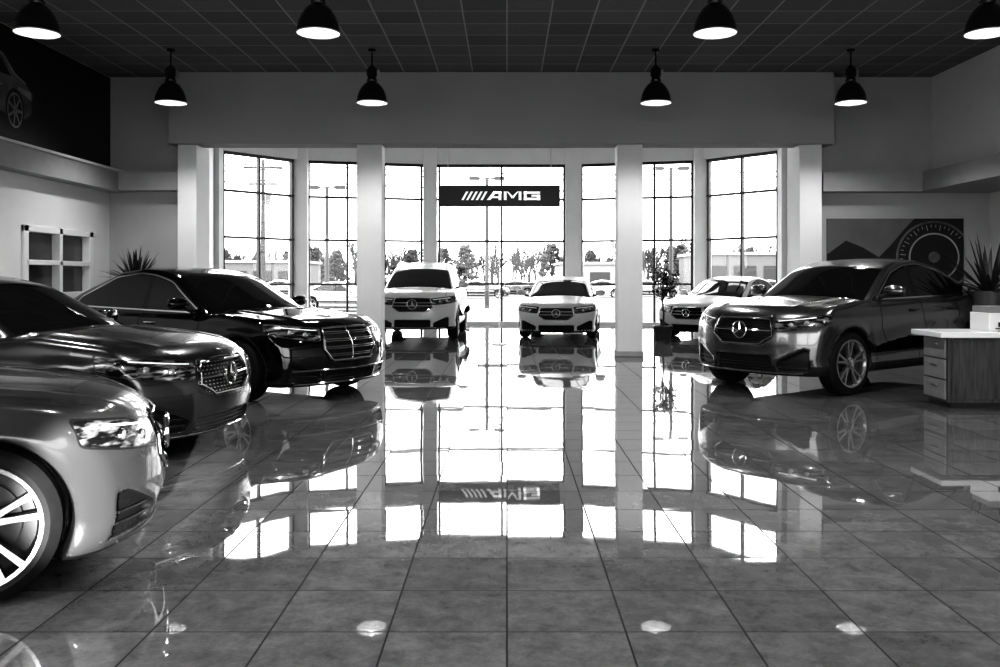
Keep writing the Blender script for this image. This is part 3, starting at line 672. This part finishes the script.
# agave planters
def agave(loc,pot_h,pr_,leafL,n=34,seed=1):
    rnd=random.Random(seed); e=empty('potted_agave',loc)
    b=B(); b.lathe([(0,.0001),(0,pr_*.75),(pot_h,pr_),(pot_h,pr_*.9),(pot_h-.05,pr_*.88),(pot_h-.05,.0001)],M['pot'],n=28); b.obj('pot',e,40)
    b=B()
    for k in range(n):
        a=rnd.uniform(0,6.28); el=rnd.uniform(.15,1.45); Lf=leafL*rnd.uniform(.75,1.1); segs=7; vs=[]
        d=Vector((math.cos(a)*math.cos(el),math.sin(a)*math.cos(el),math.sin(el))); sd=Vector((-math.sin(a),math.cos(a),0)); p=Vector((0,0,pot_h-.04))+Vector((math.cos(a),math.sin(a),0))*.04
        for j in range(segs+1):
            t=j/segs; w=.028*(1-t)**.7*(.6+1.6*min(t*3,1))*.7+.001; q=p+d*Lf*t+Vector((0,0,-.22*Lf*t*t*math.cos(el)))
            vs+=[q+sd*w+Vector((0,0,w*.4)),q,q-sd*w+Vector((0,0,w*.4))]
        fs=[]
        for j in range(segs):
            for c in (0,1): fs.append((j*3+c,j*3+c+1,j*3+4+c,j*3+3+c))
        b.add(vs,fs,M['leaf'])
    b.obj('leaves',e,60)
agave((-6.42,15.55,0),1.34,.22,.66,56,1)
agave((6.75,12.6,0),1.22,.26,.85,52,2)
# potted tree
def ptree(loc,H,seed):
    rnd=random.Random(seed); e=empty('potted_ficus_tree',loc); b=B(); b.lathe([(0,.0001),(0,.17),(.34,.22),(.34,.19),(.3,.19),(.3,.0001)],M['pot'],n=24); b.obj('pot',e,40)
    b=B(); b.tube([(0,0,.28),(.02,.01,.6),(-.02,0,.95),(0,0,H*.85)],[.025,.02,.017,.008],M['bark'],8)
    lv=[]
    for k in range(26):
        z=rnd.uniform(.9,H*.85); a=rnd.uniform(0,6.28); r=rnd.uniform(.2,.42)*(1.1-.5*(z-.75)/(H-.7)); q=Vector((r*math.cos(a),r*math.sin(a),z+rnd.uniform(.05,.25))); b.tube([(0,0,z),tuple(q*.5+Vector((0,0,z))*.5+Vector((0,0,.03))),tuple(q)],[.008,.006,.003],M['bark'],5); lv.append((Vector((0,0,z)),q))
    b.obj('trunk',e,40); b=B()
    for (a0,q) in lv:
        for k in range(30):
            p=a0.lerp(q,rnd.uniform(.4,1.05))+Vector((rnd.gauss(0,.06),rnd.gauss(0,.06),rnd.gauss(0,.05))); d=Vector((rnd.gauss(0,1),rnd.gauss(0,1),rnd.gauss(-.2,.6))).normalized(); s_=d.cross(Vector((0,0,1))).normalized(); l_=.09
            b.add([p,p+d*l_*.5+s_*.025,p+d*l_,p+d*l_*.5-s_*.025],[(0,1,2,3)],M['leaf'])
    b.obj('foliage',e)
ptree((WX(663,20.0),20.0,0),1.7,5)
# unseen spot and housing, added to brighten the nearest car's fender and bumper
SZ=1.5
sp=empty('added_fender_spot',(1.2,-5.85,SZ)); b=B(); b.box(-.08,.08,-.14,-.1,-.15,.15,M['lampblk']); b.tube([(0,-.1,0),(0,-.02,0)],.02,M['lampblk']); b.lathe([(-.1,.05),(.02,.07),(.1,.075),(.1,.07),(.03,.06),(.03,.0001)],M['lampblk'],'y',n=24); b.obj('added_spot_head',sp,40)
ld=bpy.data.lights.new('spot','SPOT'); ld.energy=32000; ld.spot_size=rad(5.0); ld.spot_blend=.5; ld.shadow_soft_size=.05
lo=bpy.data.objects.new('added_spot_light',ld); scn.collection.objects.link(lo); lo.parent=sp; lo.location=(0,.14,0); dv=Vector((-1.78,4.2,.42))-Vector((1.2,-5.7,SZ)); lo.rotation_euler=dv.to_track_quat('-Z','Y').to_euler()
# ------------------------------------------------------------ outside
def bare_tree(seed,H):
    rnd=random.Random(seed); b=B()
    def br(p,d,l,r,dep):
        q=p+d*l; b.tube([p,p.lerp(q,.5)+Vector((rnd.gauss(0,.03),rnd.gauss(0,.03),0))*l,q],[r,r*.85,r*.65],M['bark'],4)
        if dep==0: return
        for k in range(rnd.choice((3,3,4))):
            nd=(d+Vector((rnd.gauss(0,.5),rnd.gauss(0,.5),rnd.gauss(.15,.3)))).normalized(); br(p.lerp(q,rnd.uniform(.6,1)),nd,l*rnd.uniform(.6,.8),r*.62,dep-1)
    br(Vector((0,0,0)),Vector((0,0,1)),H*.3,H*.026,4); return b.mesh('bare_tree')
bt=[bare_tree(s_,9) for s_ in (1,2,3)]
def blob_tree(seed,H):
    rnd=random.Random(seed); b=B(); b.tube([(0,0,0),(0,0,H*.5)],[.2,.12],M['bark'],6)
    for k in range(150):
        t=rnd.random(); r=(1-t)**.7*H*.33+.3; a=rnd.uniform(0,6.28); rr=r*math.sqrt(rnd.random()); c=Vector((rr*math.cos(a),rr*math.sin(a),H*.12+t*H*.82)); s_=H*.055*rnd.uniform(.6,1.3)
        vs=[c+Vector((dx*s_*rnd.uniform(.7,1.4),dy*s_*rnd.uniform(.7,1.4),dz_*s_*rnd.uniform(.7,1.3))) for dx,dy,dz_ in ((1,0,0),(-1,0,0),(0,1,0),(0,-1,0),(0,0,1),(0,0,-1))]
        b.add(vs,[(0,2,4),(2,1,4),(1,3,4),(3,0,4),(2,0,5),(1,2,5),(3,1,5),(0,3,5)],M['foliage'])
    return b.mesh('evergreen_tree')
et=[blob_tree(s_,6) for s_ in (4,5)]
rnd=random.Random(9); tl_=empty('tree_line',(0,0,-.21))
for i in range(150):
    Z=rnd.uniform(125,190); px=170+i*4.4+rnd.uniform(-6,6)
    ev=rnd.random()<.2
    o=bpy.data.objects.new('tree',rnd.choice(et if ev else bt)); scn.collection.objects.link(o); o.parent=tl_; o.location=(WX(px,Z),Z,0); o.scale=[rnd.uniform(.8,1.25)*(1 if ev else .9)]*3; o.rotation_euler[2]=rnd.uniform(0,6)
def building(px0,px1,Z,h,mat):
    x0,x1=WX(px0,Z),WX(px1,Z); b=B(); b.box(x0,x1,Z,Z+12,-.21,h,mat); b.box(x0-.2,x1+.2,Z-.2,Z+12.2,h,h+.35,M['bldgl'])
    n=max(2,int((x1-x0)/3)); w=(x1-x0)/n
    for k in range(n): b.box(x0+k*w+.4,x0+(k+1)*w-.4,Z-.06,Z,.6,h*.7,M['bldgd'])
    b.obj('shop_building')
building(700,790,98,3.9,M['bldg']); building(560,640,108,3.0,M['bldgl']); building(225,300,108,3.2,M['bldg'])
pl_root=empty('power_line',(0,0,0))
def pole(px,Z,top,kind):
    b=B(); b.tube([(0,0,-.21),(0,0,top)],[.13,.08] if kind!='u' else [.19,.12],M['bark'] if kind=='u' else M['frame'],8)
    if kind=='u':
        for z,l in ((top-.5,1.3),(top-1.6,1.0)): b.box(-l,l,-.06,.06,z-.07,z+.07,M['bark'])
        for x in (-1.2,-.5,.5,1.2): b.lathe([(0,.04),(.2,.04)],M['frame'],c=(x,0,top-.42),n=8,cap=True)
        b.lathe([(0,.2),(.8,.2)],M['bldg'],c=(.35,0,top-3),n=12,cap=True)
        b.obj('pole',pl_root,loc=(WX(px,Z),Z,0))
    else:
        b.box(-.6,.6,-.05,.05,top-.05,top+.02,M['frame']); b.box(-.95,-.4,-.2,.2,top-.1,top+.06,M['frame']); b.box(.4,.95,-.2,.2,top-.1,top+.06,M['frame'])
        b.obj('street_lamp',loc=(WX(px,Z),Z,0))
pole(263,60,WZ(160,60),'u'); pole(327,45,WZ(187,45),'l'); pole(487,48,WZ(178,48),'l'); pole(671,48,WZ(168,48),'l')
b=B()
for z,dy in ((9.1,0),(8.8,.6),(8.0,0)):
    pts=[]
    for k in range(41):
        x=-60+k*3; t=((x+16)%45)/45; pts.append((x,60+dy,z-3.2*t*(1-t)))
    b.tube(pts,.04,M['frame'],4)
b.obj('wires',pl_root)
# ------------------------------------------------------------ world, camera
w=bpy.data.worlds.new('world'); scn.world=w; w.use_nodes=True; nt=w.node_tree; bg=nt.nodes['Background']
tc=nt.nodes.new('ShaderNodeTexCoord'); n=nt.nodes.new('ShaderNodeTexNoise'); n.inputs['Scale'].default_value=2.5; n.inputs['Detail'].default_value=4; nt.links.new(tc.outputs['Generated'],n.inputs['Vector'])
mr=nt.nodes.new('ShaderNodeMapRange'); nt.links.new(n.outputs['Fac'],mr.inputs['Value']); mr.inputs['To Min'].default_value=.85; mr.inputs['To Max'].default_value=1.1
nt.links.new(mr.outputs[0],bg.inputs['Color']); bg.inputs['Strength'].default_value=4.6
cam=bpy.data.cameras.new('camera'); co=bpy.data.objects.new('camera',cam); scn.collection.objects.link(co); scn.camera=co
co.location=(0,0,CH); co.rotation_euler=(math.pi/2,0,0); cam.sensor_width=36; cam.lens=FPX*.036; cam.shift_x=-.007; cam.shift_y=-.0555; cam.clip_end=600
scn.view_settings.view_transform='Standard'
try: scn.view_settings.look='High Contrast'
except Exception as ex: print('look',ex)
scn.view_settings.exposure=.42
